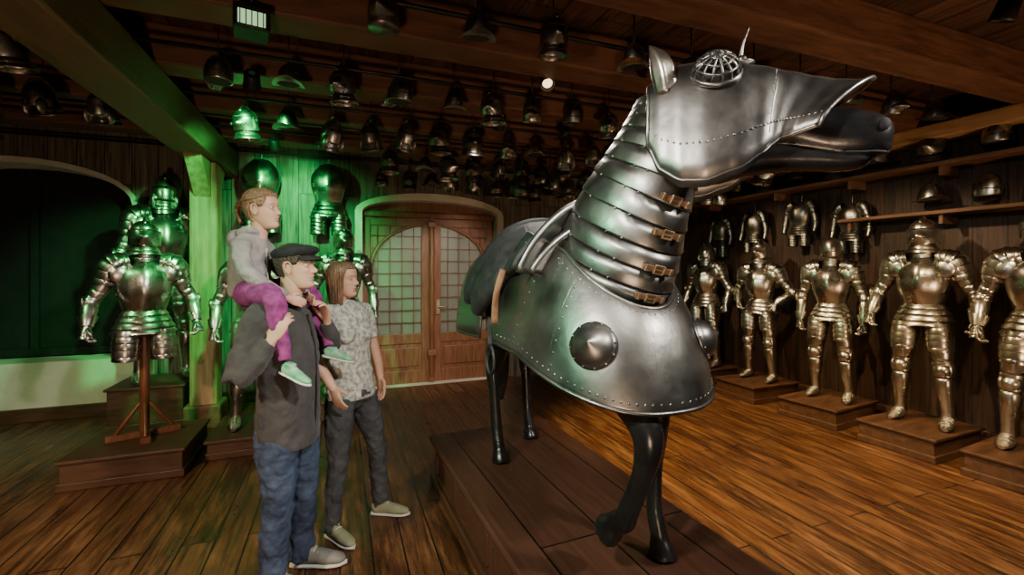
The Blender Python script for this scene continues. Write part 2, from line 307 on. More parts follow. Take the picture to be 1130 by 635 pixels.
# ---------------------------------------------------------------- helmets
def helmet(mb,kind=0,fl=False):
    mb.mi=0
    fs=(lambda th,t:1+.03*abs(math.sin(7*th))) if fl else None
    if kind==0: # close helmet
        mb.tube([(-.01,0,0),(-.01,0,.05),(-.012,0,.12),(-.015,0,.19),(-.015,0,.235),(-.015,0,.255),(-.015,0,.262)],[(.085,.10),(.085,.105),(.098,.118),(.095,.115),(.065,.085),(.03,.045),(.002,.003)],n=28,sub=3,shape=fs)
        mb.tube([(.07,0,.235),(.03,0,.272),(-.03,0,.285),(-.09,0,.25),(-.125,0,.18),(-.125,0,.10)],[(.006,.012)]*6,up=(0,1,0),n=8)
        def vis(u,v):
            a=(u-.5)*pi*1.1; z=.045+.125*v; k=math.exp(-(a/.55)**2); pr=.055*k*(1-abs(v-.55)/.55 if v<.55 else 1-(v-.55)/.45)
            r=.128+pr; return (r*math.cos(a)-.012,(.098+.006)*math.sin(a)*1.08,z)
        mb.grid(vis,24,10)
        mb.ell((-.02,.108,.15),(.022,.008,.022),nu=10,nv=6); mb.ell((-.02,-.108,.15),(.022,.008,.022),nu=10,nv=6)
        mb.mi=1
        mb.tube([(.112*math.cos(a)-.008,.103*math.sin(a),.178) for a in [(-.9+.15*i) for i in range(13)]],[(.007,.006)]*13,up=(0,0,1),n=6,sub=1)
        for s in(-1,1):
            for k in range(5): mb.ell((.145-.012*k,s*(.045+.011*k),.10+.012*(k%2)),.005,nu=6,nv=4)
        mb.mi=0; mb.lames([(-.01,0,.03),(-.005,0,-.04)],[(.09,.105),(.12,.13)],2,n=24,flare=1.04)
    elif kind==1: # morion
        mb.tube([(0,0,.06),(0,0,.12),(0,0,.18),(0,0,.22),(0,0,.245)],[(.095,.115),(.09,.11),(.07,.09),(.04,.055),(.004,.004)],n=24)
        mb.grid(lambda u,v:(.17*math.cos(2*pi*u)*(.6+.4*v)*1.05,(.10+.035*v)*math.sin(2*pi*u),.06+.05*v*abs(math.cos(2*pi*u))**2.2-.015*v),32,4,cu=True)
        mb.grid(lambda u,v:(.11*math.cos(pi*u),.004*(v-.5),.16+(.04+.07*v)*math.sin(pi*u)),20,2)
        mb.mi=1; mb.ell((0,0,.058),(.11,.09,.01))
    elif kind==2: # burgonet with peak and cheeks
        mb.tube([(0,0,.03),(0,0,.10),(0,0,.17),(0,0,.22),(0,0,.25)],[(.092,.11),(.096,.115),(.085,.10),(.05,.065),(.004,.004)],n=24,shape=fs)
        mb.grid(lambda u,v:(.10+.08*v*math.cos((u-.5)*2.4)**1,.105*math.sin((u-.5)*2.4)*(1+.1*v)+0,.155-.015*v),16,4)
        for s in(-1,1): mb.ell((.045,s*.085,.03),(.045,.02,.065),nu=14,nv=8)
        mb.tube([(.08,0,.22),(.02,0,.27),(-.05,0,.265),(-.11,0,.19)],[(.005,.014)]*4,up=(0,1,0),n=8)
        mb.lames([(-.02,0,.04),(-.035,0,-.03)],[(.09,.10),(.11,.12)],2,n=22)
    elif kind==3: # sallet with tail
        mb.tube([(0,0,.04),(0,0,.10),(0,0,.17),(0,0,.22),(0,0,.24)],[(.10,.12),(.102,.12),(.088,.105),(.05,.06),(.004,.004)],n=24)
        mb.grid(lambda u,v:((-.09-.13*v)*math.cos((u-.5)*2.2),.11*math.sin((u-.5)*2.6)*(1-.35*v),.07-.05*v),16,5)
        mb.mi=1; mb.tube([(.118*math.cos(a),.102*math.sin(a),.10) for a in [(-.8+.16*i) for i in range(11)]],[(.006,.005)]*11,up=(0,0,1),n=6,sub=1); mb.ell((0,0,.04),(.115,.095,.01))
    else: # pointed bascinet
        mb.tube([(0,0,0),(0,0,.08),(0,0,.16),(-.01,0,.23),(-.02,0,.29)],[(.095,.11),(.095,.115),(.085,.10),(.05,.06),(.004,.004)],n=24)
        mb.tube([(.06,0,.08),(.13,0,.085),(.19,0,.08)],[(.085,.06),(.055,.045),(.008,.01)],up=(0,0,1),n=16)
        mb.mi=1; 
        for s in(-1,1): mb.tube([(.10,s*.02,.135),(.085,s*.065,.135)],[.005,.005],n=6)
        mb.mi=0
HM=[]
for k in range(6):
    mb=MB(); helmet(mb,0 if k==5 else k,k==5); HM.append([mb.mesh('helmet_a%d'%k,[MSTEEL,MUNDER]),mb.mesh('helmet_b%d'%k,[MDIM,MUNDER])])
def inst(name,me,parent,M):
    o=bpy.data.objects.new(name,me); bpy.context.scene.collection.objects.link(o); o.parent=parent; o.matrix_local=M; return o
def helmet_row(y,z,xs,pd=.4,sc=(.75,.9),kinds=(0,0,1,1,2,3,4,5)):
    e=empty('hanging_helmet_row',TR(0,y,z)); mb=MB()
    for i,x in enumerate(xs):
        k=random.choice(kinds); dark=random.random()<pd
        if abs(x+1.27)<.28: continue
        dz=random.uniform(-.03,.03); s_=random.uniform(*sc)
        inst('helmet_%d'%i,HM[k][1 if dark else 0],e,Matrix.Translation((x,0,-.02-.26*s_+dz))@Matrix.Rotation(random.uniform(-2.4,-.9),4,'Z')@Matrix.Rotation(random.uniform(0,.35),4,'Y')@Matrix.Scale(s_,4))
        mb.tube([(x,0,-.02+dz),(x,0,H-z-.01)],[.005,.005],n=6)
    mb.tube([(X0+.2,0,H-.26-z),(X1-.2,0,H-.26-z)],[.014,.014],up=(0,0,1),n=8)
    mb.build('iron_rail_and_hooks',[MIRON],e)
def xr(a,b,st): 
    out=[];x=a
    while x<b: out.append(x+random.uniform(-.06,.06)); x+=st
    return out
helmet_row(2.35,3.02,xr(-3.6,-1.8,.5)+xr(.2,5,.5),.9,(.7,.8)); helmet_row(3.25,2.93,xr(-3.7,5,.34),.25,(.68,.8)); helmet_row(4.10,2.90,xr(-3.8,5,.31),.25,(.78,.9)); helmet_row(5.0,2.88,xr(-3.9,-2.6,.4)+xr(.55,5,.29),.4); helmet_row(5.95,2.84,xr(.5,5,.30),.5)
helmet_row(4.62,2.66,xr(1.9,4.8,.28),.3)
def wall_helmets(z,ys,shelf):
    e=empty('helmet_shelf' if shelf else 'wall_helmet_rack',TR(X1-.2,0,z))
    for i,y in enumerate(ys):
        inst('helmet_%d'%i,random.choice(HM)[0 if shelf or random.random()<.4 else 1],e,Matrix.Translation((0,y,.045))@Matrix.Rotation(pi+random.uniform(-.5,.9),4,'Z')@Matrix.Scale(1.0,4))
    yl=3.4 if shelf else 5.6
    boxobj('board',(0.03,yl/2-.4,-.02),(.32,yl+.8,.035),MBEAM2,parent=e)
    mb=MB()
    for y in (-.5,1,2.5,3.3)+(() if shelf else (4.2,5.3)): mb.box((.05,y,-.08),(.26,.03,.09))
    mb.build('brackets',[MBEAM2],e)
wall_helmets(2.13,[0.6,1.05,1.45,1.85,2.2,2.62],True)
wall_helmets(2.58,[.8,1.25,1.7,2.15,2.6,3.05,3.5,3.95,4.4,4.85,5.3],False)
# ---------------------------------------------------------------- suits of armor
def xf(d,p,W):
    x=V(d).normalized(); z=-V(p); z=(z-x*z.dot(x)).normalized(); y=z.cross(x)
    M=Matrix((x,y,z)).transposed().to_4x4(); M.translation=V(W); return M
def hand(mb,W,d,p,side,size=1,curl=(.35,.35,.3)):
    old=mb.M; mb.M=old@xf(d,p,W)@Matrix.Scale(size,4)
    mb.tube([(-.03,0,0),(0,0,0),(.03,0,0),(.065,0,0),(.09,0,-.002),(.098,0,-.003)],[(.026,.022),(.027,.019),(.036,.016),(.041,.0145),(.040,.012),(.034,.008)],up=(0,0,1),n=16)
    for yi,L_,r in((.030,.072,.0088),(.0105,.082,.0092),(-.0095,.076,.0088),(-.029,.060,.0078)):
        a=0;q=V((.084,yi*side,0)); P=[q-V((.02,0,0)),q]
        for seg,c in zip((.45,.30,.25),curl):
            a+=c; q=q+V((math.cos(a),0,-math.sin(a)))*L_*seg; P.append(q)
        rr=[r*1.05,r*1.05,r,r*.92,r*.72]
        mb.tube(P,rr,up=(0,1,0),n=10,sub=3)
        mb.ell(P[-1],r*.72,nu=8,nv=6)
    P=[(.012,.018*side,-.004),(.035,.042*side,-.012),(.058,.055*side,-.024),(.078,.055*side,-.036)]
    mb.tube(P,[.014,.0125,.0105,.008],up=(0,0,1),n=10,sub=3); mb.ell(P[-1],.008,nu=8,nv=6)
    mb.M=old
def suit(mb,fl=False,legs=True,kind=0,arm=0,tilt=0):
    fs=(lambda th,t:1+.035*abs(math.sin(9*th))) if fl else None
    rid=(lambda th,t:(1+.12*math.exp(-((th-pi/2)/.22)**2)*math.sin(pi*min(1,t*1.1))**.5)*((1+.03*abs(math.sin(11*th))) if fl else 1))
    mb.mi=0
    mb.tube([(0,0,1.04),(0,0,1.10),(.015,0,1.22),(.02,0,1.33),(.005,0,1.42),(0,0,1.48),(0,0,1.51)],[(.135,.105),(.15,.12),(.180,.160),(.185,.155),(.155,.12),(.10,.09),(.075,.075)],n=44,sub=4,shape=rid)
    mb.tube([(0,0,1.035),(0,0,1.055)],[(.148,.118),(.148,.118)],n=32,sub=1)
    mb.lames([(0,0,1.07),(0,0,.98),(0,0,.88)],[(.14,.11),(.18,.15),(.215,.18)],4,n=36,flare=1.05,shape=fs)
    for s in(-1,1):
        mb.lames([(.05,.115*s,.90),(.06,.12*s,.78),(.06,.125*s,.66)],[(.088,.11),(.095,.105),(.088,.095)],5,n=24,flare=1.05)
    mb.lames([(0,0,1.485),(0,0,1.57)],[(.10,.10),(.075,.085)],3,n=24)
    for s in(-1,1):
        if arm==0: E=V((-.07,.32*s,1.14)); Wp=V((.06,.33*s,.92))
        elif arm==1: E=V((-.08,.37*s,1.16)); Wp=V((.10,.25*s,1.02))
        elif arm==3: E=V((-.04,.34*s,1.15)); Wp=V((.10,.36*s,.96))
        else: E=V((-.03,.30*s,1.12)); Wp=V((.05,.30*s,.86))
        S=V((0,.195*s,1.40)); mb.mi=1; mb.tube([(0,.1*s,1.38),S,E,Wp],[.06,.055,.045,.035],up=(1,0,0)); mb.mi=0
        mb.lames([(0,.10*s,1.485),(0,.20*s,1.45),S+(E-S)*.42],[(.07,.10),(.095,.105),(.072,.075)],6,up=(1,0,0),n=24,flare=1.06,shape=fs)
        mb.ell((.085,.165*s,1.385),(.028,.075,.08),nu=16,nv=10); mb.ell((-.085,.165*s,1.39),(.028,.085,.09),nu=16,nv=10)
        mb.lames([S+(E-S)*.42,E],[.060,.05],3,up=(1,0,0),n=20,flare=1.05)
        mb.ell(E,(.066,.062,.062),nu=18,nv=10); mb.ell(E+V((.02,.045*s,0)),(.062,.018,.055),nu=16,nv=8)
        D=(Wp-E); mb.tube([E+D*.12,E+D*.35,E+D*.7,E+D*.95],[.05,.054,.042,.036],up=(0,1,0),n=20,shape=fs)
        dn=D.normalized(); mb.tube([Wp-dn*.09,Wp-dn*.05,Wp],[.062,.054,.038],up=(0,1,0),n=20,sub=3,cap=False)
        hd=(dn+V((-.1,0,-.9))).normalized()
        hand(mb,Wp,hd,(0,-s,0),(1 if s<0 else -1),1.0,(.6,.8,.6))
        mb.lames([Wp,Wp+hd*.095],[(.034,.03),(.026,.046)],4,up=(0,s,0),n=16,flare=1.04)
    if legs:
        for s in(-1,1):
            kx=.07 if s>0 else .02; Hh=V((0,.11*s,.86)); K=V((kx,.15*s,.50)); A=V((kx-.05,.17*s,.09))
            mb.mi=1; mb.tube([Hh,K,A],[.085,.05,.04]); mb.mi=0
            mb.tube([Hh+V((.015,0,0)),Hh+(K-Hh)*.35+V((.012,0,0)),Hh+(K-Hh)*.8],[(.098,.104),(.092,.10),(.070,.074)],n=24,shape=fs)
            mb.lames([Hh+(K-Hh)*.78,K+(A-K)*.14],[.072,.067],4,n=22,flare=1.06)
            mb.ell(K+V((.022,0,0)),(.068,.066,.064),nu=18,nv=10); mb.ell(K+V((0,.055*s,0)),(.058,.022,.055),nu=16,nv=8)
            mb.tube([K+(A-K)*.15,K+(A-K)*.35,K+(A-K)*.7,K+(A-K)*.95,A+V((0,0,-.02))],[(.062,.064),(.068,.078),(.050,.054),(.044,.048),(.050,.060)],n=22,sub=3)
            mb.lames([A+V((-.05,0,-.035)),A+V((.06,0.005*s,-.045)),A+V((.15,.015*s,-.06)),A+V((.205,.02*s,-.072))],[(.044,.047),(.050,.047),(.048,.028),(.020,.014)],7,up=(0,0,1),n=18,flare=1.05,cap=True)
            mb.ell(A+V((-.05,0,-.04)),(.03,.04,.048),nu=12,nv=8)
    else:
        mb.mi=1; mb.tube([(0,0,.86),(0,0,1.3)],[.12,.1])
    old=mb.M; mb.M=old@Matrix.Translation((0.005,0,1.575))@Matrix.Rotation(tilt,4,'Y'); helmet(mb,kind,fl); mb.M=old; mb.mi=0
def suit_obj(x,y,base,deg,mat=MSTEEL,s=1,**k):
    e=empty('suit_of_armor',TR(x,y,base,deg,s)); mb=MB(); suit(mb,**k); mb.build('plate_armor',[mat,MUNDER],e)
    return e
def plinth(x,y,w,d_,h,deg=0):
    e=empty('armor_plinth',TR(x,y,0,deg)); boxobj('block',(0,0,h/2-.01),(w,d_,h-.02),MPLINTH,parent=e); boxobj('top_board',(0,0,h-.0125),(w+.04,d_+.04,.025),MPLINTH,parent=e,bevel=.006); boxobj('base_moulding',(0,0,.03),(w+.03,d_+.03,.06),MPLINTH,parent=e)
knights=[(1.78,197,0,0),(2.52,194,0,3),(3.34,198,3,2),(4.22,192,0,1),(5.12,195,2,0)]
for i,(y,dg,kd,am) in enumerate(knights):
    plinth(4.88,y,.74,.56,.20,dg-192); suit_obj(4.95,y,.205,dg,MSTEELW,s=(1.0,1.0,.95,.94,.96)[i],kind=kd,arm=am,tilt=(0,.1,.25,0,0)[i],fl=False)
plinth(4.93,1.03,.66,.6,.20); suit_obj(4.95,1.03,.205,180,MSTEELW,kind=2)
# left side
plinth(-1.50,4.50,.74,.70,.22)
e=suit_obj(-1.50,4.55,.225,-70,MSTEEL,s=.96,fl=True,legs=False,kind=0,arm=3)
mb=MB(); mb.box((0,0,.02),(.5,.07,.05)); mb.box((0,0,.02),(.07,.5,.05)); mb.tube([(0,0,.0),(0,0,.5),(0,0,.95)],[.035,.035,.035],n=12,sub=1)
for a in range(4):
    c,s_=math.cos(a*pi/2),math.sin(a*pi/2); mb.tube([(.2*c,.2*s_,.03),(.03*c,.03*s_,.28)],[.016,.016],n=8)
mb.build('wooden_stand',[MSTAND],e,bevel=.004)
plinth(-1.80,5.78,.62,.6,.42); suit_obj(-1.74,5.78,.425,-66,MSTEEL,s=1.17,fl=False,kind=2,arm=2)
plinth(-.72,4.75,.62,.7,.16); suit_obj(-.72,4.75,.165,-80,MSTEEL,s=.97,fl=True,kind=0,arm=0)
plinth(.04,5.45,.62,.7,.2); suit_obj(.04,5.45,.205,-85,MSTEEL,fl=True,kind=0)
# hanging cuirasses
def cuirass(x,y,z,deg,mat,s=1,limbs=False):
    e=empty('hanging_cuirass',TR(x,y,z,deg,s)); mb=MB()
    rid=(lambda th,t:(1+.12*math.exp(-((th-pi/2)/.22)**2)*math.sin(pi*min(1,t*1.1))**.5))
    mb.tube([(0,0,.0),(0,0,.06),(.015,0,.2),(.01,0,.31),(0,0,.39),(0,0,.45)],[(.14,.10),(.15,.11),(.19,.13),(.185,.125),(.14,.10),(.085,.08)],n=40,shape=rid)
    mb.lames([(0,0,.02),(0,0,-.16)],[(.14,.10),(.20,.14)],4,n=32)
    for sg in(-1,1):
        mb.lames([(.03,.11*sg,-.14),(.04,.115*sg,-.36)],[(.085,.09),(.08,.08)],5,n=20)
        if limbs:
            mb.lames([(0,.12*sg,.43),(0,.2*sg,.40),(0,.26*sg,.25)],[.07,.085,.06],4,n=20)
            mb.tube([(0,.26*sg,.26),(0,.29*sg,.05),(.05,.29*sg,-.12)],[.055,.05,.035],n=16); mb.ell((0,.29*sg,.05),.06)
    mb.mi=1; mb.ell((0,0,.45),(.07,.075,.01)); mb.mi=0; mb.tube([(-.05,0,.4),(-.05,0,.62),(-.16,0,.64)],[.008]*3,n=6)
    mb.build('cuirass_plates',[mat,MUNDER],e)
cuirass(-.86,6.0,2.38,-90,MSTEEL,1.05); cuirass(-.13,6.0,2.38,-90,MSTEEL,1.05)
for y,z in((4.62,2.0),(3.95,2.05),(3.36,1.95),(5.2,1.95)): cuirass(5.29,y,z+.05,180,MDIM,.66,True)
# ---------------------------------------------------------------- display platform
p=empty('display_platform',TR(1.165,1.85,0,2))
boxobj('deck',(0,0,.33),(.98,3.1,.04),MPLAT,parent=p,bevel=.012); boxobj('side_panels',(0,0,.165),(.90,3.02,.29),MPLAT,parent=p); boxobj('skirting',(0,0,.035),(.97,3.09,.07),MPLAT,parent=p,bevel=.012); boxobj('cornice',(0,0,.29),(.94,3.06,.035),MPLAT,parent=p,bevel=.01)
mb=MB()
for sx in(-1,1):
    for k in range(5):
        yy=-1.2+.6*k
        for dy in(-.24,.24): mb.box((sx*.455,yy+dy,.17),(.02,.03,.16))
        for dz in(-.075,.075): mb.box((sx*.455,yy,.17+dz),(.02,.5,.02))
mb.build('panel_mouldings',[MPLAT],p,bevel=.004)
# ---------------------------------------------------------------- horse  (local: x forward, y left, z up from deck)
MH=TR(1.14,2.2,.35,-90); he=empty('armored_horse',MH)
mb=MB()
mb.tube([(-.98,0,1.05),(-.9,0,1.08),(-.65,0,1.10),(-.3,0,1.06),(.1,0,1.04),(.38,0,1.03),(.54,0,1.03),(.62,0,1.02)],[(.05,.1),(.2,.25),(.28,.28),(.28,.26),(.28,.26),(.24,.25),(.17,.20),(.08,.12)],up=(0,0,1),n=24)
mb.tube([(.40,0,1.1),(.50,.02,1.32),(.60,.06,1.6),(.67,.09,1.80),(.70,.1,1.86)],[(.12,.18),(.11,.17),(.09,.14),(.08,.11),(.07,.09)],n=20)
def leg(P,R): mb.tube(P,R,up=(1,0,0),n=18,sub=5)
def hoof(c,a=0):
    old=mb.M; mb.M=old@Matrix.Translation(c)@Matrix.Rotation(a,4,'Y')
    mb.tube([(-.012,0,.075),(0,0,.05),(.012,0,.02),(.018,0,0.0),(.018,0,-.001)],[(.036,.042),(.046,.052),(.053,.06),(.056,.064),(.05,.058)],n=22,sub=3); mb.M=old
leg([(.48,.15,1.08),(.52,.16,.90),(.56,.16,.70),(.575,.16,.60),(.565,.16,.50),(.555,.16,.36),(.55,.16,.20),(.56,.16,.15),(.585,.16,.075)],[(.10,.12),(.072,.10),(.052,.06),(.05,.052),(.042,.047),(.030,.034),(.033,.038),(.036,.042),(.036,.042)]); hoof((.59,.16,.0))
leg([(.48,-.13,1.06),(.60,-.11,.86),(.72,-.09,.74),(.80,-.08,.66),(.82,-.08,.58),(.79,-.09,.46),(.74,-.11,.32),(.72,-.115,.275),(.67,-.12,.245)],[(.10,.12),(.088,.115),(.070,.085),(.060,.068),(.052,.056),(.036,.041),(.038,.044),(.041,.046),(.040,.046)]); hoof((.61,-.125,.20),1.15)
leg([(-.60,-.14,1.08),(-.52,-.16,.92),(-.60,-.17,.72),(-.70,-.175,.60),(-.715,-.175,.54),(-.68,-.175,.42),(-.635,-.175,.22),(-.615,-.175,.16),(-.575,-.175,.08)],[(.14,.18),(.11,.15),(.065,.085),(.05,.065),(.045,.06),(.032,.042),(.036,.042),(.037,.043),(.037,.043)]); hoof((-.565,-.175,0))
leg([(-.66,.14,1.08),(-.70,.16,.92),(-.82,.17,.72),(-.96,.17,.60),(-.985,.17,.54),(-.96,.17,.42),(-.93,.17,.22),(-.92,.17,.16),(-.89,.17,.08)],[(.14,.18),(.11,.15),(.065,.085),(.05,.065),(.045,.06),(.032,.042),(.036,.042),(.037,.043),(.037,.043)]); hoof((-.88,.17,0))
mb.build('horse_body',[MHORSE],he,remesh=.009,smooth=5)
mb=MB()
mb.tube([(-.95,0,1.2),(-1.06,0,1.12),(-1.12,0,.95),(-1.10,0,.7),(-1.06,0,.42),(-1.04,0,.25)],[.04,.05,.07,.08,.06,.015],up=(1,0,0),n=20,shape=lambda th,t:1+.1*math.sin(7*th)); mb.build('tail',[MHORSE],he)
# head
MHd=Matrix.Translation((.70,.08,0))@Matrix.Rotation(math.radians(49),4,'Z')
mb=MB(); mb.M=MHd
mb.tube([(-.04,0,1.80),(.02,0,1.81),(.12,0,1.815),(.22,0,1.82),(.36,0,1.80),(.48,0,1.765),(.56,0,1.735),(.63,0,1.72),(.69,0,1.71),(.735,0,1.70),(.755,0,1.695)],[(.06,.10),(.09,.15),(.105,.16),(.11,.15),(.088,.12),(.074,.10),(.072,.098),(.076,.096),(.074,.086),(.056,.064),(.02,.03)],up=(0,0,1),n=24)
mb.tube([(.05,0,1.66),(.16,0,1.66),(.30,0,1.67),(.42,0,1.665),(.52,0,1.65),(.60,0,1.635),(.66,0,1.632),(.695,0,1.638)],[(.05,.05),(.07,.09),(.065,.075),(.056,.06),(.054,.048),(.054,.040),(.048,.034),(.02,.016)],up=(0,0,1),n=18)
mb.ell((.69,-.045,1.735),(.042,.032,.038)); mb.ell((.69,.045,1.735),(.042,.032,.038))
mb.ell((.715,0,1.67),(.042,.054,.032))
mb.build('horse_head',[MHORSE],he,remesh=.006,smooth=3)
mb=MB(); mb.M=MHd
for s in(-1,1): mb.ell((.712,s*.070,1.735),(.018,.012,.022))
mb.tube([(.60,-.070,1.650),(.65,-.070,1.646),(.70,-.060,1.646),(.745,0,1.650),(.70,.060,1.646),(.65,.070,1.646),(.60,.070,1.650)],[.004]*7,up=(0,0,1),n=8)
mb.build('nostrils_and_mouth',[MBLACK],he)
def lerp_tab(tab,s):
    for a,b2 in zip(tab,tab[1:]):
        if s<=b2[0]:
            f=(s-a[0])/(b2[0]-a[0]); f=max(0,f); f2=f*f*(3-2*f)*.5+f*.5
            return [p+(q-p)*f2 for p,q in zip(a,b2)]
    return list(tab[-1])
ST=[(-.05,1.98,1.70,.125),(0,2.02,1.59,.15),(.07,2.045,1.54,.17),(.15,2.045,1.535,.178),(.25,2.03,1.57,.172),(.35,2.00,1.625,.15),(.45,1.965,1.665,.130),(.53,1.935,1.69,.120),(.60,1.915,1.70,.122),(.66,1.905,1.71,.138),(.70,1.905,1.72,.150)]
SE=.75
def shaf(s,v):
    _,zt,zb,w_=lerp_tab(ST,s); a=v*pi/2
    k=max(0,(s-.25)/.45); s2=s-.20*abs(v)**1.6*k*k*(3-2*k)
    y=w_*math.copysign(abs(math.sin(a))**.85,a); z=zb+(zt-zb)*max(0,math.cos(a))**.62
    z+=.012*math.exp(-(v/.06)**2)
    if abs(v)>.8: y*=1+.10*(abs(v)-.8)/.2
    return V((s2,y,z))
mb=MB(); mb.M=MHd
mb.grid(lambda u,v:shaf(-.05+SE*u,(v-.5)*2),60,48); mb.build('shaffron',[MDARKST],he,solid=.006)
mb=MB(); mb.M=MHd
def path(fn,n,r=.005): mb.tube([fn(i/n) for i in range(n+1)],[r]*(n+1),up=(.1,.2,1),n=6,sub=1)
for sg in(-1,1):
    path(lambda t:shaf(-.05+SE*t,sg*.995),50,.006)
    path(lambda t:shaf(.02+.34*t,sg*(.60+.14*math.sin(pi*t))),30,.003)
    path(lambda t:shaf(.03+.31*t,sg*(.66+.14*math.sin(pi*t))),30,.003)
    path(lambda t:shaf(.0+.36*t,sg*(.74+.14*math.sin(pi*t))),30,.003)
    for i in range(34):
        t=i/33; mb.ell(shaf(-.04+.72*t,sg*.90)+V((0,sg*.002,0)),.0052,nu=8,nv=5)
    for i in range(14): mb.ell(shaf(.40,sg*(.05+.85*i/14)),.005,nu=8,nv=5)
path(lambda t:shaf(-.05,(t-.5)*2),24,.006); path(lambda t:shaf(.70,(t-.5)*2),40,.009); path(lambda t:shaf(.41,(t-.5)*1.9),24,.004)
for sg in(-1,1):
    c=shaf(.19,sg*.44); nrm=V((.05,sg*.80,.60)).normalized(); ax=V((1,0,0)); ax=(ax-nrm*ax.dot(nrm)).normalized(); ay=nrm.cross(ax)
    for k in range(7):
        a=pi*k/7; dd=ax*math.cos(a)+ay*math.sin(a)
        mb.tube([c+dd*(.080*math.cos(q))+nrm*(.070*math.sin(q)) for q in [pi*i/10 for i in range(11)]],[.0042]*11,up=nrm.cross(dd),n=6,sub=1)
    for rr_,hh in((.082,.0),(.072,.032),(.052,.053),(.026,.066)):
        mb.tube([c+ax*rr_*math.cos(q)+ay*rr_*math.sin(q)+nrm*hh for q in [2*pi*i/20 for i in range(21)]],[.0045 if hh else .010]*21,up=nrm,n=6,sub=1,cap=False)
b0=shaf(.29,0); mb.ell(b0,(.045,.04,.012)); mb.ell(b0+V((0,0,.015)),.018)
mb.tube([b0,b0+V((.0,-.01,.06)),b0+V((.025,-.02,.13))],[.007,.006,.001],n=8)
mb.build('shaffron_fittings',[MDARKST],he)
mb=MB(); mb.M=MHd
for sg in(-1,1):
    c=shaf(.02,sg*.40)
    mb.tube([c+V((0,0,-.06)),c+V((-.012,sg*.010,.02)),c+V((-.03,sg*.016,.075)),c+V((-.062,sg*.010,.135))],[(.036,.040),(.040,.046),(.028,.036),(.003,.003)],up=(1,0,0),n=24,shape=lambda th,t:1+.07*math.cos(6*th))
mb.build('ear_guards',[MSTEELW],he)
mb=MB(); mb.M=MHd
for sg in(-1,1): 
    c=shaf(.19,sg*.44); mb.ell(c-V((0,sg*.012,.006)),(.055,.03,.045))
mb.build('eyes',[MBLACK],he)
# crinet
NP=[(.42,0,1.22),(.48,.02,1.36),(.56,.05,1.54),(.635,.09,1.70),(.685,.12,1.84),(.70,.13,1.93)]
NR=[(.215,.305),(.205,.29),(.18,.25),(.155,.21),(.135,.18),(.12,.155)]
mb=MB(); mb.lames(NP[::-1],NR[::-1],11,n=48,flare=1.03,up=(1,.3,0)); mb.build('crinet',[MDARKST],he,solid=.004)
def neck_at(t):
    Q=crom([a+b2 for a,b2 in zip(NP,NR)],10); x=t*(len(Q)-1); i=min(int(x),len(Q)-2); f=x-i
    return [p+(q-p)*f for p,q in zip(Q[i],Q[i+1])]
def neck_surf(t,th,k=1.05):
    q=neck_at(t); q2=neck_at(min(1,t+.04)); q1=neck_at(max(0,t-.04))
    T=(V(q2[:3])-V(q1[:3])).normalized(); sd=T.cross(V((1,.3,0))).normalized(); tp=sd.cross(T)
    return V(q[:3])+sd*q[3]*math.cos(th)*k+tp*q[4]*math.sin(th)*k,T,sd,tp
mb=MB()
TH=math.radians(110)
for t in(.06,.20,.34,.48,.62,.76):
    c,T,sd,tp=neck_surf(t,TH,1.035); c1=neck_surf(t,TH+.1)[0]; c0=neck_surf(t,TH-.1)[0]
    yx=(c0-c1).normalized(); nx=yx.cross(T).normalized(); zx=nx.cross(yx)
    Mx=Matrix((nx,yx,zx)).transposed().to_4x4(); Mx.translation=c; mb.M=Mx
    mb.mi=1; mb.box((.004,0,0),(.008,.13,.022)); mb.mi=0
    for e_ in(-.052,.052): mb.box((.010,e_,0),(.010,.012,.028))
    mb.box((.012,.0,.016),(.010,.042,.006)); mb.box((.012,.0,-.016),(.010,.042,.006)); mb.box((.012,.019,0),(.010,.006,.034)); mb.box((.012,-.019,0),(.010,.006,.034)); mb.box((.014,0,0),(.006,.042,.005))
mb.M=Matrix.Identity(4)
mb.build('strap_buckles',[MBRASS,MBROWNL],he,bevel=.001)
mb=MB()
for t in [i/11 for i in range(1,11)]:
    for dg in(60,150,165,200): mb.ell(neck_surf(t,math.radians(dg),1.025)[0],.0055,nu=8,nv=5)
mb.build('crinet_rivets',[MDARKST],he)
# peytral
def pey(u,v): # u -1..1 around (0 front), v 0 top ..1 bottom
    ax=abs(u)
    if ax<=.75: ang=u/.75*(pi/2); back=0
    else: ang=math.copysign(pi/2,u); back=(ax-.75)/.25
    n=V((.44+.315*math.cos(ang)-.30*back, math.copysign(abs(math.sin(ang)),ang)*(.225+.05*back),1.09+.23*(1-math.cos(ang))+.10*back))
    fr=abs(math.cos(ang))**.85
    bt=V((.30+.58*fr-.42*back, math.copysign(abs(math.sin(ang))**.8,ang)*.40, .725+.14*(1-math.cos(ang)) ))
    rr_=math.sin(v*pi/2)**.9; rr_=rr_*.86+.14*v**3
    zz=v**1.2
    return V((n.x+(bt.x-n.x)*rr_, n.y+(bt.y-n.y)*rr_, n.z+(bt.z-n.z)*zz))
mb=MB(); mb.grid(lambda u,v:pey((u-.5)*2,v),90,30); mb.build('peytral',[MDARKST],he,solid=.006)
mb=MB()
path(lambda t:pey((t-.5)*2,1),80,.009); path(lambda t:pey((t-.5)*2,.0),60,.010)
for vv in(.17,.19,.70,.72): path(lambda t:pey((t-.5)*2,vv)+V((0,0,.001)),80,.0028)
for i in range(60): mb.ell(pey(-.98+1.96*i/59,.93),.0065,nu=8,nv=5)
for i in range(44): mb.ell(pey(-.96+1.92*i/43,.09),.0055,nu=8,nv=5)
for uu in(-.56,.56,-.80,.80,-.06,.06):
    path(lambda t:pey(uu,t),20,.0035)
    if abs(uu)>.1:
        for i in range(9): mb.ell(pey(uu+.02,.08+.1*i),.006,nu=8,nv=5)
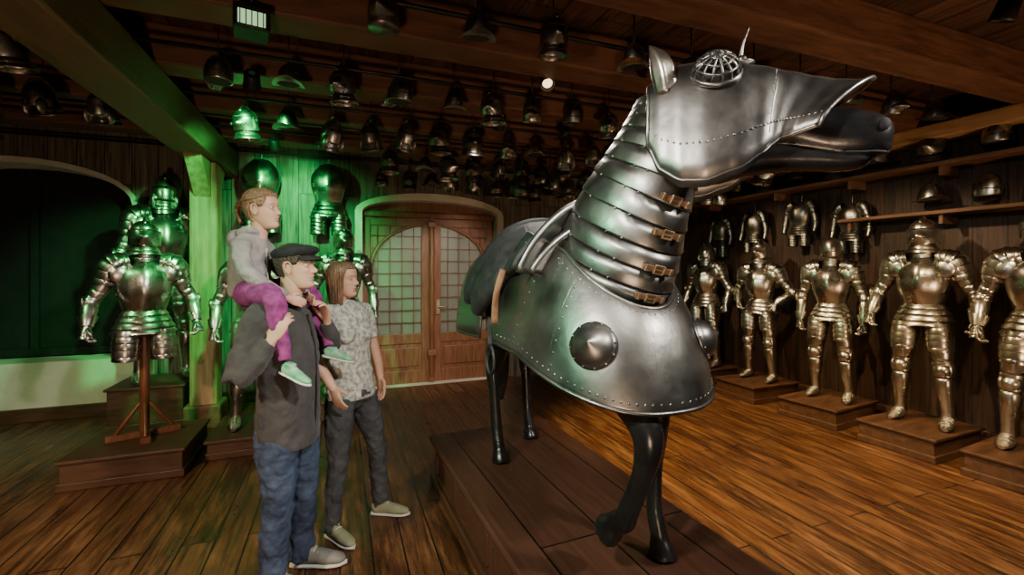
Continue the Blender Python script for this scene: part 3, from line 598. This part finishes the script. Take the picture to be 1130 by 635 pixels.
for sg in(-1,1):
    c=pey(sg*.36,.56); e1=(pey(sg*.38,.56)-pey(sg*.34,.56)).normalized(); e2=(pey(sg*.36,.60)-pey(sg*.36,.52)).normalized(); nr=e1.cross(e2).normalized()
    if nr.x<0: nr=-nr
    ay=nr.cross(e1)
    prof=[(.090,-.004),(.092,.004),(.083,.008),(.079,.020),(.062,.042),(.038,.058),(.015,.067),(.008,.073),(.001,.076)]
    mb.grid(lambda u,v:(lambda q:c+e1*(q[0]*math.cos(2*pi*u))+ay*(q[0]*math.sin(2*pi*u))+nr*q[1])(prof[min(8,int(round(v*8)))]),32,8,cu=True)
    for i in range(12): mb.ell(c+e1*.087*math.cos(i*pi/6)+ay*.087*math.sin(i*pi/6)+nr*.008,.0045,nu=6,nv=4)
mb.build('peytral_bosses_and_rivets',[MDARKST],he)
# crupper
def crup(u,v): # u 0 front..1 rear , v -1..1
    al=u*pi/2; x=-.20-.95*math.sin(al)
    w_=.43*math.cos(al)**.45 if u<.999 else 0; w_*=(.93+.07*min(1,u*3)); zt=.86+.60*math.cos(al)**.5 if u<.999 else .86
    a=v*pi/2; y=w_*math.copysign(abs(math.sin(a))**.75,a)
    zb=.86-.03*math.sin(u*pi)
    z=zb+(zt-zb)*max(0,math.cos(a))**.75
    if abs(v)>.8: y*=1+.05*(abs(v)-.8)/.2
    return V((x,y,z))
mb=MB(); mb.grid(lambda u,v:crup(u**.8,(v-.5)*2),40,60); mb.build('crupper',[MDARKST],he,solid=.006)
mb=MB()
for sg in(-1,1):
    path(lambda t:crup(t*.995,sg*.998),50,.008)
    for vv in(.30,.33,.55,.58,.80,.82): path(lambda t:crup(t*.9,sg*vv)+V((0,0,.001)),40,.003)
    for i in range(30): mb.ell(crup(i/30,sg*.93),.006,nu=8,nv=5)
path(lambda t:crup(.0,(t-.5)*2),40,.008); path(lambda t:crup(t*.98,0)+V((0,0,.003)),40,.009)
path(lambda t:crup(.42,(t-.5)*1.95),40,.005)
mb.build('crupper_ribs_and_rivets',[MDARKST],he)
# saddle
mb=MB()
def sad(u,v):
    x=.22-.50*u; a=(v-.5)*2*1.25; zt=1.43+.05*(2*u-1)**2+.05*u*u
    return V((x,.39*math.sin(a),zt-.34+.34*math.cos(a)))
mb.grid(sad,16,30); mb.build('saddle_seat',[MLEATHER],he,solid=.04)
mb=MB()
for sg in(-1,1):
    mb.tube([(.0,sg*.18,1.40),(-.08,sg*.33,1.28),(-.14,sg*.42,1.12),(-.17,sg*.445,1.0)],[(.20,.05),(.19,.065),(.15,.055),(.05,.03)],up=(0,sg,.4),n=20)
    mb.tube([(-.16,sg*.24,1.38),(-.24,sg*.36,1.26),(-.30,sg*.43,1.13),(-.33,sg*.45,1.05)],[(.10,.055),(.11,.06),(.09,.05),(.04,.025)],up=(0,sg,.4),n=16)
mb.build('saddle_flaps',[MLEATHER],he,remesh=.01,smooth=3)
mb=MB()
def bow(x0,zt,h,w_,lean,ang=.74):
    def fn(u,v):
        a=(u-.5)*pi*ang; hh=h*(.35+.65*math.cos(a)**2)
        return V((x0+lean*v+.04*math.cos(a),w_*math.sin(a)*(1+.25*v),zt-.33+(.35+hh*v)*math.cos(a)))
    mb.grid(fn,36,8)
    mb.tube([fn(i/36,1) for i in range(37)],[.010]*37,up=(1,.1,.1),n=8,sub=1)
bow(.27,1.44,.11,.34,.06,.8); bow(.34,1.39,.05,.33,.04,.7)
mb.ell((.34,0,1.585),(.02,.05,.035))
mb.build('saddle_steel_bows',[MDARKST],he,solid=.012)
mb=MB(); bow(-.24,1.45,.05,.33,-.05,.55); mb.build('saddle_cantle',[MLEATHER],he,solid=.03)
mb=MB()
for sg in(-1,1):
    mb.mi=1; mb.tube([(.13,sg*.40,1.24),(.13,sg*.435,1.12),(.13,sg*.445,.98)],[(.018,.005)]*3,up=(1,0,0),n=8)
    mb.mi=0; mb.tube([(.02,sg*.43,1.0),(.04,sg*.44,.95),(.05,sg*.44,.86)],[(.014,.004)]*3,up=(1,0,0),n=8)
    mb.tube([(.05+.06*math.sin(q),sg*.44,.79+.07*math.cos(q)) for q in [2*pi*i/16 for i in range(17)]],[.008]*17,up=(0,1,0),n=8,sub=1)
mb.build('stirrups_and_straps',[MLEATHER,MBROWNL],he)
# ---------------------------------------------------------------- people
SEC=[(-.119,.050,.012,.010),(-.114,.066,-.002,.026),(-.104,.076,-.018,.037),(-.088,.079,-.040,.046),(-.068,.079,-.060,.054),(-.045,.080,-.078,.060),(-.020,.080,-.090,.066),(.003,.078,-.098,.070),(.025,.084,-.104,.073),(.050,.083,-.106,.075),(.073,.073,-.100,.072),(.093,.053,-.082,.060),(.107,.024,-.055,.040),(.114,-.005,-.028,.016),(.116,-.016,-.018,.001)]
def sec(z):
    if z<=SEC[0][0]: return SEC[0][1:]
    for i in range(len(SEC)-1):
        if z<=SEC[i+1][0]:
            f=(z-SEC[i][0])/(SEC[i+1][0]-SEC[i][0]); return tuple(p+(q-p)*f for p,q in zip(SEC[i][1:],SEC[i+1][1:]))
    return SEC[-1][1:]
SEC=crom(SEC,6)
def g(x,w): return math.exp(-(x/w)**2)
def sst(a,b,x):
    t=max(0,min(1,(x-a)/(b-a))); return t*t*(3-2*t)
def hpt(a,z,child=False,off=0,feat=True):
    f,b,w=sec(z); cx=(f+b)/2; rx=(f-b)/2+off
    ca,sa=math.cos(a),math.sin(a)
    x=cx+rx*math.copysign(abs(ca)**.92,ca); y=(w+off)*math.copysign(abs(sa)**(1.0 if ca<0 else .95),sa)
    if feat and ca>0:
        k=ca**.5; ay=abs(y); nz=.020 if child else .026
        pr=sst(.018,-.028,z) if False else (1-sst(-.028,.018,z))
        pr=pr**1.15*sst(-.043,-.032,z)
        d=nz*pr*g(y,.0085+.004*(1-sst(-.03,0,z)))
        d+=.008*g(ay-.0125,.006)*g(z+.034,.007)
        d-=.013*g(ay-.030,.015)*g(z-.003,.010)
        d+=.003*g(ay-.028,.02)*g(z-.024,.007)+ .004*g(ay-.040,.016)*g(z+.024,.014)
        d+=.0055*g(y,.020)*g(z+.0570,.0045)+.006*g(y,.017)*g(z+.0685,.005)-.0035*g(y,.022)*g(z+.0625,.0018)
        d-=.004*g(y,.022)*g(z+.080,.006); d+=.006*g(y,.018)*g(z+.098,.010); d+=.003*g(y,.018)*g(z+.048,.008)
        d+=(.005 if child else 0)*g(ay-.038,.02)*g(z+.042,.02)
        x+=d*k
    return V((x,y,z))
def head(par,M,sz,hairmat,style):
    child=style=='girl'; S=M@Matrix.Scale(sz,4)
    mb=MB(); mb.M=S
    ZS=[SEC[0][0]+(SEC[-1][0]-SEC[0][0])*i/110 for i in range(111)]
    def lipm(c):
        if c.x>.07 and abs(c.y)<.023:
            zu=-.0525-.0035*abs(c.y)/.02*1.2+ (-.0015*g(c.y,.004)); zl=-.0735+.010*(abs(c.y)/.023)**2
            if zl<c.z<zu-.004*(abs(c.y)/.023)**2: return 1
        return 0
    mb.grid(lambda u,v:hpt(2*pi*u,ZS[int(round(v*110))],child),128,110,cu=True,mf=lipm)
    nr=.048 if child else .056
    mb.tube([(-.022,0,-.03),(-.026,0,-.075),(-.034,0,-.11),(-.045,0,-.16),(-.055,0,-.215)],[(nr,nr*1.1),(nr,nr*1.05),(nr*.96,nr),(nr,nr),(nr*(1.1 if child else 1.25),nr)],n=24)
    for s in(-1,1):
        mb.ell((-.010,s*.071,-.010),(.015,.006,.027)); 
        mb.tube([(.004,s*.072,-.006),(.004,s*.078,.014),(-.008,s*.083,.024),(-.022,s*.083,.016),(-.024,s*.081,-.004),(-.014,s*.077,-.026),(-.004,s*.073,-.036)],[.004,.004,.0042,.0042,.004,.0045,.005],up=(0,1,0),n=8)
        for zz in(.0080,-.0045):
            mb.tube([(.066,s*.017,.002),(.0745,s*.024,zz*.8+.0005),(.0755,s*.031,zz),(.072,s*.038,zz*.8),(.063,s*.044,.002)],[.0020,.0030,.0032,.0030,.0020],up=(1,0,0),n=8)
    mb.build('face_and_neck',[MSKIN,MLIP],par)
    mb=MB(); mb.M=S
    for s in(-1,1): mb.ell((.0625,.0305*s,.002),(.0125,.0135,.0115))
    mb.build('eyeballs',[MEYE],par)
    mb=MB(); mb.M=S
    for s in(-1,1): mb.ell((.0735,.0308*s,.002),(.0025,.0058,.0058))
    mb.build('irises',[MIRIS],par)
    mb=MB(); mb.M=S
    for s in(-1,1):
        P=[]
        for i in range(6):
            y=.012+.034*i/5; z=.021+.006*math.sin(pi*(.15+.75*i/5)); f,b,w=sec(z); a=math.asin(min(.95,y/w)); q=hpt(a,z,child,.0005); P.append((q.x,s*q.y,z))
        mb.tube(P,[(.0018,.0025)]*5+[(.001,.001)],up=(1,0,0),n=6,sub=2)
    mb.build('eyebrows',[hairmat],par)
    mb=MB(); mb.M=S
    def zline(a):
        a=abs((a+pi)%(2*pi)-pi)
        if a<.75: return .072-.006*a
        if a<1.15: return .067-(a-.75)/.4*.060
        if a<1.75: return .007+.018*sst(1.3,1.6,a)
        return .025-.105*sst(1.75,2.2,a)
    th_=.006 if style=='man' else .011
    def hf(u,v):
        a=2*pi*u; z0=zline(a); z=z0+(.116-z0)*(1-v)
        off=th_*min(1,(1-v)*9+.12)+.0014*math.sin(a*38+z*60)*(1-.7*g(z-.116,.02))+.0012*math.sin(a*17-z*130)
        q=hpt(a,z,child,off,False); q.z+=off*sst(.07,.116,z); return q
    mb.grid(hf,180,40,cu=True)
    if style=='woman':
        # shoulder-length curtain of hair from the temples round the back
        def cur(off):
            def f_(u,v):
                a=1.0+(2*pi-2.0)*u; edge=min(u,1-u)*12
                z=.055-.215*v-(.012*math.sin(a*9)+.010*math.sin(a*23))*v
                q=hpt(a,max(z,.0+.02*(1-v)) if z>0 else .004,False,off,False)
                k=1-.20*sst(.35,1,v); ridge=1+.022*math.sin(a*44+3*v)+.018*math.sin(a*19+5*v)
                x=q.x*k*ridge-.010*v if q.x<0 else q.x*ridge*(1-.55*v); y=q.y*(1-.13*sst(.25,.9,v))*ridge
                return V((x,y,z))
            return f_
        mb.grid(cur(.017),180,40); mb.grid(cur(.006),180,40)
    if child:
        mb.ell((-.124,0,.050),(.026,.028,.028)); 
        for i in range(6):
            for sg in(-1,1): mb.ell((-.146-.006*math.sin(i),sg*.006*(1 if i%2 else -1),.035-.018*i),(.014-.001*i,.012-.001*i,.014))
        for s in(-1,1):
            P=[hpt(x,zz,True,.012,False) for x,zz in((.35,.088),(.8,.080),(1.25,.066),(1.8,.055),(2.4,.048),(2.9,.045))]
            mb.tube([(p.x,s*abs(p.y),p.z) for p in P],[.007,.008,.009,.009,.010,.011],up=(0,0,1),n=10,sub=4,shape=lambda th,t:1+.22*math.sin(t*50+th))
    mb.build('hair',[hairmat],par)
    if style=='man':
        mb=MB(); mb.M=S@Matrix.Rotation(.05,4,'Y')
        def cap(u,v):
            a=2*pi*u; ca,sa=math.cos(a),math.sin(a); z0=.050+.012*ca
            if v<.35: t=v/.35; r=1+.12*math.sin(t*pi/2); z=z0+.026*t
            else: t=(v-.35)/.65; r=1.12*math.cos(t*pi/2)**.7; z=z0+.026+.034*math.sin(t*pi/2)
            w_=1+.014*math.sin(6*a)*math.sin(pi*v)
            return V((-.014+.098*r*ca*w_+(.012*ca if ca>0 else 0)*math.sin(v*pi),.082*r*sa*w_,z-.012*max(0,ca)*v))
        mb.grid(cap,64,24,cu=True)
        mb.grid(lambda u,v:(-.014+(.097+.050*v*math.cos((u-.5)*2.0)**.5)*math.cos((u-.5)*2.0),(.081)*math.sin((u-.5)*2.3)*(1+.03*v),.060-.022*v-.010*abs(u-.5)*2),24,8)
        mb.build('flat_cap',[MCAP],par,solid=.005)
def shoe(par,name,pos,deg,L_,mat,pitch=0,bank=0):
    M=Matrix.Translation(pos)@Matrix.Rotation(math.radians(deg),4,'Z')@Matrix.Rotation(pitch,4,'Y')@Matrix.Rotation(bank,4,'X')@Matrix.Scale(L_/.29,4)
    mb=MB(); mb.M=M
    mb.tube([(-.075,0,.045),(-.06,0,.05),(0,0,.055),(.06,0,.05),(.12,0,.042),(.18,0,.035),(.205,0,.028)],[(.015,.02),(.034,.045),(.037,.05),(.041,.042),(.045,.032),(.036,.024),(.012,.012)],up=(0,0,1),n=18)
    mb.tube([(-.015,0,.05),(-.012,0,.085),(-.015,0,.115)],[(.036,.046),(.037,.047),(.040,.050)],n=18)
    mb.build(name+'_upper',[mat],par,remesh=.005,smooth=3)
    mb=MB(); mb.M=M
    mb.tube([(-.085,0,.013),(-.07,0,.013),(0,0,.013),(.06,0,.013),(.12,0,.013),(.18,0,.014),(.215,0,.016)],[(.01,.012),(.034,.0135),(.038,.0135),(.042,.0135),(.048,.0135),(.038,.0135),(.008,.01)],up=(0,0,1),n=18)
    for k in range(5): mb.tube([(.045+.022*k,-.024,.089-.009*k),(.048+.022*k,0,.096-.010*k),(.045+.022*k,.024,.089-.009*k)],[.0035]*3,up=(0,0,1),n=6)
    mb.build(name+'_sole',[MSOLE],par)
# --- man
MM=TR(-.25,2.59,0,-21); man=empty('man',MM)
mb=MB()
mb.tube([(0,0,.70),(.0,0,.76),(.005,0,.90),(.005,0,1.05),(-.01,0,1.20),(-.03,0,1.32),(-.035,0,1.39),(-.025,0,1.44),(-.015,0,1.475)],[(.175,.14),(.182,.145),(.178,.138),(.180,.138),(.200,.142),(.205,.130),(.165,.108),(.095,.085),(.070,.073)],n=28)
RE,RW=(-.10,-.28,1.09),(.035,-.235,1.25)
mb.tube([(-.03,-.10,1.37),(-.04,-.185,1.355),(-.07,-.235,1.24),RE,(-.03,-.26,1.15),RW],[.07,.076,.062,.055,.050,.038],up=(1,0,0),n=18)
LE,LW=(.09,.27,1.14),(.13,.17,1.30)
mb.tube([(-.03,.10,1.37),(-.04,.185,1.355),(.0,.24,1.26),LE,(.13,.22,1.21),LW],[.07,.076,.062,.055,.050,.038],up=(1,0,0),n=18)
mb.tube([(.06,-.03,1.435),(-.02,-.085,1.45),(-.085,-.05,1.46),(-.095,0,1.465),(-.085,.05,1.46),(-.02,.085,1.45),(.06,.03,1.435)],[.022]*7,up=(0,0,1),n=12)
mb.build('charcoal_jacket',[MJACKET],man,remesh=.008,smooth=4,disp=.026,dscale=.07)
mb=MB(); mb.tube([(.139,0,.76),(.146,0,1.0),(.138,0,1.2),(.10,0,1.36)],[(.006,.004)]*4,up=(1,0,0),n=8); mb.build('zip',[MIRON],man)
mb=MB()
mb.tube([(0,0,.90),(0,0,.84),(-.005,0,.78),(-.005,0,.73)],[(.165,.125),(.168,.130),(.165,.125),(.13,.10)],n=24)
mb.tube([(-.01,-.085,.80),(-.005,-.095,.68),(.0,-.10,.47),(-.015,-.105,.28),(-.02,-.11,.09),(-.02,-.11,.045)],[(.092,.105),(.09,.10),(.070,.075),(.062,.068),(.058,.068),(.060,.072)],n=20)
mb.tube([(0,.085,.80),(.015,.095,.68),(.035,.10,.47),(.025,.10,.28),(.02,.10,.09),(.02,.10,.045)],[(.092,.105),(.09,.10),(.070,.075),(.062,.068),(.058,.068),(.060,.072)],n=20)
mb.build('blue_jeans',[MJEANS],man,remesh=.007,smooth=3,disp=.034,dscale=.055)
shoe(man,'right_sneaker',(-.01,-.11,0),-6,.29,MSHOE); shoe(man,'left_sneaker',(.05,.10,0),3,.29,MSHOE)
mb=MB()
hand(mb,(.04,-.233,1.262),(.45,.05,.9),(.1,1,0),1,1.0,(.45,.6,.45)); hand(mb,(.132,.165,1.31),(.0,-.35,.9),(-.5,-.8,0),-1,1.0,(.55,.7,.5))
mb.build('hands',[MSKIN],man,remesh=.0035,smooth=1)
head(man,Matrix.Translation((.045,0,1.605))@Matrix.Rotation(-.06,4,'Y'),1.0,MHAIRM,'man')
# --- girl
girl=empty('girl',MM)
mb=MB()
mb.tube([(-.19,0,1.46),(-.195,0,1.52),(-.20,0,1.62),(-.195,0,1.70),(-.18,0,1.745),(-.168,0,1.775),(-.160,0,1.80)],[(.112,.095),(.114,.096),(.106,.088),(.108,.082),(.088,.070),(.055,.053),(.046,.048)],n=24)
for s in(-1,1):
    mb.tube([(-.19,.06*s,1.715),(-.18,.110*s,1.70),(-.13,.155*s,1.60),(-.08,.16*s,1.55),(-.01,.13*s,1.49),(.04,.105*s,1.455)],[.043,.046,.040,.038,.031,.026],up=(1,0,0),n=16)
mb.ell((-.25,0,1.74),(.045,.080,.055)); mb.tube([(-.22,-.065,1.775),(-.17,-.068,1.79),(-.13,-.03,1.775)],[.020,.020,.014],n=10); mb.tube([(-.22,.065,1.775),(-.17,.068,1.79),(-.13,.03,1.775)],[.020,.020,.014],n=10)
mb.build('grey_hoodie',[MHOOD],girl,remesh=.006,smooth=3,disp=.020,dscale=.045)
mb=MB(); mb.tube([(-.098,0,1.5),(-.108,0,1.6),(-.11,0,1.7)],[(.004,.003)]*3,n=6); mb.build('hoodie_zip',[MSOLE],girl)
mb=MB()
mb.ell((-.18,0,1.475),(.100,.110,.062))
for s in(-1,1):
    ax=.085 if s<0 else .125; az=1.165
    mb.tube([(-.17,.07*s,1.47),(-.08,.135*s,1.475),(.015,.185*s,1.46),(.045,.20*s,1.41),(.05,.205*s,1.33),(ax-.01,.20*s,1.23),(ax,.20*s,az)],[.070,.066,.053,.048,.042,.035,.029],up=(0,1,0),n=18)
mb.build('magenta_leggings',[MPINK],girl,remesh=.006,smooth=3,disp=.014,dscale=.04)
shoe(girl,'right_shoe',(.10,-.20,1.085),-12,.17,MSHOEG,pitch=.35); shoe(girl,'left_shoe',(.14,.20,1.09),8,.17,MSHOEG,pitch=.25)
mb=MB()
hand(mb,(.045,-.10,1.452),(.8,.35,-.35),(0,.9,-.3),1,.62,(.3,.4,.3)); hand(mb,(.045,.10,1.452),(.8,-.35,-.35),(0,-.9,-.3),-1,.62,(.3,.4,.3))
mb.build('hands',[MSKIN],girl,remesh=.0028,smooth=1)
head(girl,Matrix.Translation((-.128,0,1.898))@Matrix.Rotation(-.08,4,'Y'),.88,MHAIRB,'girl')
# --- woman
MW=TR(.05,2.97,0,-50); wom=empty('woman',MW)
mb=MB()
mb.tube([(.0,.02,.80),(.0,.02,.88),(-.005,.01,1.02),(-.01,0,1.16),(-.025,-.01,1.28),(-.035,-.02,1.345),(-.04,-.022,1.385),(-.042,-.025,1.405)],[(.168,.115),(.162,.112),(.140,.10),(.158,.115),(.168,.112),(.145,.09),(.085,.065),(.06,.055)],n=28)
for s in(-1,1): mb.ell((.07,.065*s-.01,1.20),(.05,.06,.055))
for s in(-1,1): mb.tube([(-.03,.10*s-.01,1.33),(-.035,.165*s-.015,1.315),(-.035,.205*s-.01,1.22),(-.03,.215*s-.01,1.14)],[.055,.056,.050,.048],up=(1,0,0),n=16)
mb.build('patterned_blouse',[MSHIRT],wom,remesh=.007,smooth=3,disp=.020,dscale=.05)
mb=MB()
LWr=V((.03,.235,.88)); RWr=V((.10,-.20,.92))
mb.tube([(-.035,.19,1.24),(-.03,.21,1.14),(-.025,.225,1.08),(.005,.235,.98),LWr,LWr+V((.008,0,-.02))],[.038,.037,.036,.032,.024,.022],up=(1,0,0),n=14)
mb.tube([(-.035,-.21,1.24),(-.03,-.225,1.14),(-.02,-.23,1.08),(.05,-.215,.99),RWr,RWr+V((.01,0,-.02))],[.038,.037,.036,.032,.024,.022],up=(1,0,0),n=14)
hand(mb,LWr,(.15,0,-1),(0,-1,0),-1,.92,(.25,.3,.2)); hand(mb,RWr,(.4,.1,-1),(0,1,0),1,.92,(.25,.3,.2))
mb.build('arms_and_hands',[MSKIN],wom,remesh=.0045,smooth=1)
mb=MB()
mb.tube([(0,.02,.93),(.0,.02,.86),(-.01,.02,.80),(-.01,.02,.74)],[(.138,.10),(.158,.115),(.162,.12),(.12,.09)],n=24)
mb.tube([(0,-.065,.80),(.015,-.085,.66),(.03,-.105,.46),(.015,-.12,.27),(.01,-.13,.09),(.01,-.13,.05)],[(.085,.095),(.08,.088),(.056,.062),(.052,.058),(.045,.052),(.046,.054)],n=20)
mb.tube([(0,.095,.80),(.03,.13,.66),(.065,.165,.46),(.06,.19,.27),(.055,.205,.09),(.055,.205,.05)],[(.085,.095),(.08,.088),(.056,.062),(.052,.058),(.045,.052),(.046,.054)],n=20)
mb.build('grey_jeans',[MJEANSW],wom,remesh=.007,smooth=3,disp=.028,dscale=.05)
shoe(wom,'right_sneaker',(.03,-.13,0),-5,.25,MSHOEW); shoe(wom,'left_sneaker',(.075,.205,0),25,.25,MSHOEW)
head(wom,Matrix.Translation((-.005,-.03,1.525))@Matrix.Rotation(.30,4,'Z')@Matrix.Rotation(-.05,4,'Y'),.92,MHAIRW,'woman')
# ---------------------------------------------------------------- lamps
def spot(loc,tgt,e,col,ang=60,blend=.5,r=.05,big=False,name='ceiling_spotlight'):
    L_=bpy.data.lights.new('spot_lamp','SPOT'); L_.energy=e; L_.color=col; L_.spot_size=math.radians(ang); L_.spot_blend=blend; L_.shadow_soft_size=r
    dr=(V(tgt)-V(loc)).normalized(); q=dr.to_track_quat('-Z','Y')
    em=empty(name,Matrix.Translation(loc)@q.to_matrix().to_4x4())
    o=bpy.data.objects.new('lamp',L_); bpy.context.scene.collection.objects.link(o); o.parent=em
    mb=MB(); mb.tube([(0,0,.13),(0,0,.12),(0,0,.03),(0,0,.015)],[.02,.045,.05,.055],n=20,sub=1,cap=False)
    mb.mi=1; mb.ell((0,0,.045),(.035,.035,.01)); mb.mi=0
    mb.build('housing',[MIRON,MEMG if big else MEMW],em,solid=.003)
    return em
G=(.05,1.0,.22); Wm=(1,.74,.42); N=(1,.93,.82)
spot((-.55,3.45,2.80),(-1.0,6.2,1.3),560,G,72,.5,.05,big=True)
spot((-.60,5.05,2.78),(-.5,6.2,1.9),80,G,105,.6,.05,big=True)
spot((-2.6,3.6,2.70),(-2.1,5.8,1.0),80,(.20,1,.28),75,.6,.05,big=True)
spot((1.2,3.5,2.74),(1.3,6.2,1.1),260,(1,.86,.68),52,.7,.05)
spot((1.84,3.5,2.74),(3.3,3.0,0),430,(1,.66,.28),80,.7,.05)
spot((3.2,1.3,2.86),(3.4,2.5,0),340,(1,.68,.32),75,.8,.05)
for y,yt in((.9,1.5),(2.9,3.0),(4.3,4.4)): spot((3.3,y,2.80),(5.1,yt,1.1),165,Wm,72,.6,.04)
spot((1.0,.2,2.88),(-.1,2.7,1.2),330,N,58,.7,.08)
spot((-.9,.4,2.88),(1.2,1.6,1.6),330,N,66,.7,.08)
spot((2.4,-.2,2.88),(1.3,1.5,1.7),270,N,60,.7,.08)
spot((1.4,2.95,2.90),(1.2,1.9,1.5),60,N,90,.7,.05)
spot((-1.9,1.2,2.60),(1.0,2.3,1.3),220,(.4,1,.55),50,.7,.06)
spot((-2.4,.8,2.88),(-1.5,2.9,0),420,(1,.76,.5),85,.8,.1)
spot((-.6,-1.2,.3),(.0,3.4,3.1),190,(1,.66,.42),110,.8,.15,name='added_uplight')  # unseen lamp added behind the camera to brighten beams and helmets
spot((3.6,-.6,.5),(4.2,2.6,3.1),190,(1,.64,.36),95,.8,.15,name='added_uplight')  # second added lamp out of view, warms the ceiling on the right
e=empty('ceiling_floodlight',TR(-.42,2.62,2.84,10)); boxobj('housing',(0,0,0),(.16,.16,.12),MIRON,parent=e); boxobj('lit_grille',(0,-.083,-.01),(.12,.006,.07),MEMG,parent=e,bevel=.002)
mb=MB(); 
for k in range(5): mb.box((-.05+.025*k,-.09,-.01),(.005,.006,.08))
mb.tube([(0,0,.06),(0,0,.36)],[.01,.01],n=8); mb.build('bars',[MIRON],e)
L_=bpy.data.lights.new('vestibule_lamp','POINT'); L_.energy=7; L_.color=(.95,1,.90); L_.shadow_soft_size=.15
o=bpy.data.objects.new('vestibule_lamp',L_); o.location=(1.3,7.2,2.4); bpy.context.scene.collection.objects.link(o)
w_=bpy.data.worlds.new('world'); bpy.context.scene.world=w_; w_.use_nodes=True
w_.node_tree.nodes['Background'].inputs[0].default_value=(.02,.02,.025,1); w_.node_tree.nodes['Background'].inputs[1].default_value=.5
# ---------------------------------------------------------------- camera
cd=bpy.data.cameras.new('camera'); cam=bpy.data.objects.new('camera',cd); bpy.context.scene.collection.objects.link(cam)
cam.location=(0,0,1.6); cam.rotation_euler=(pi/2,0,-math.atan2(.355,.935)); cd.sensor_width=36; cd.lens=36*500/1130; cd.shift_y=-22/1130; cd.clip_start=.05
bpy.context.scene.camera=cam
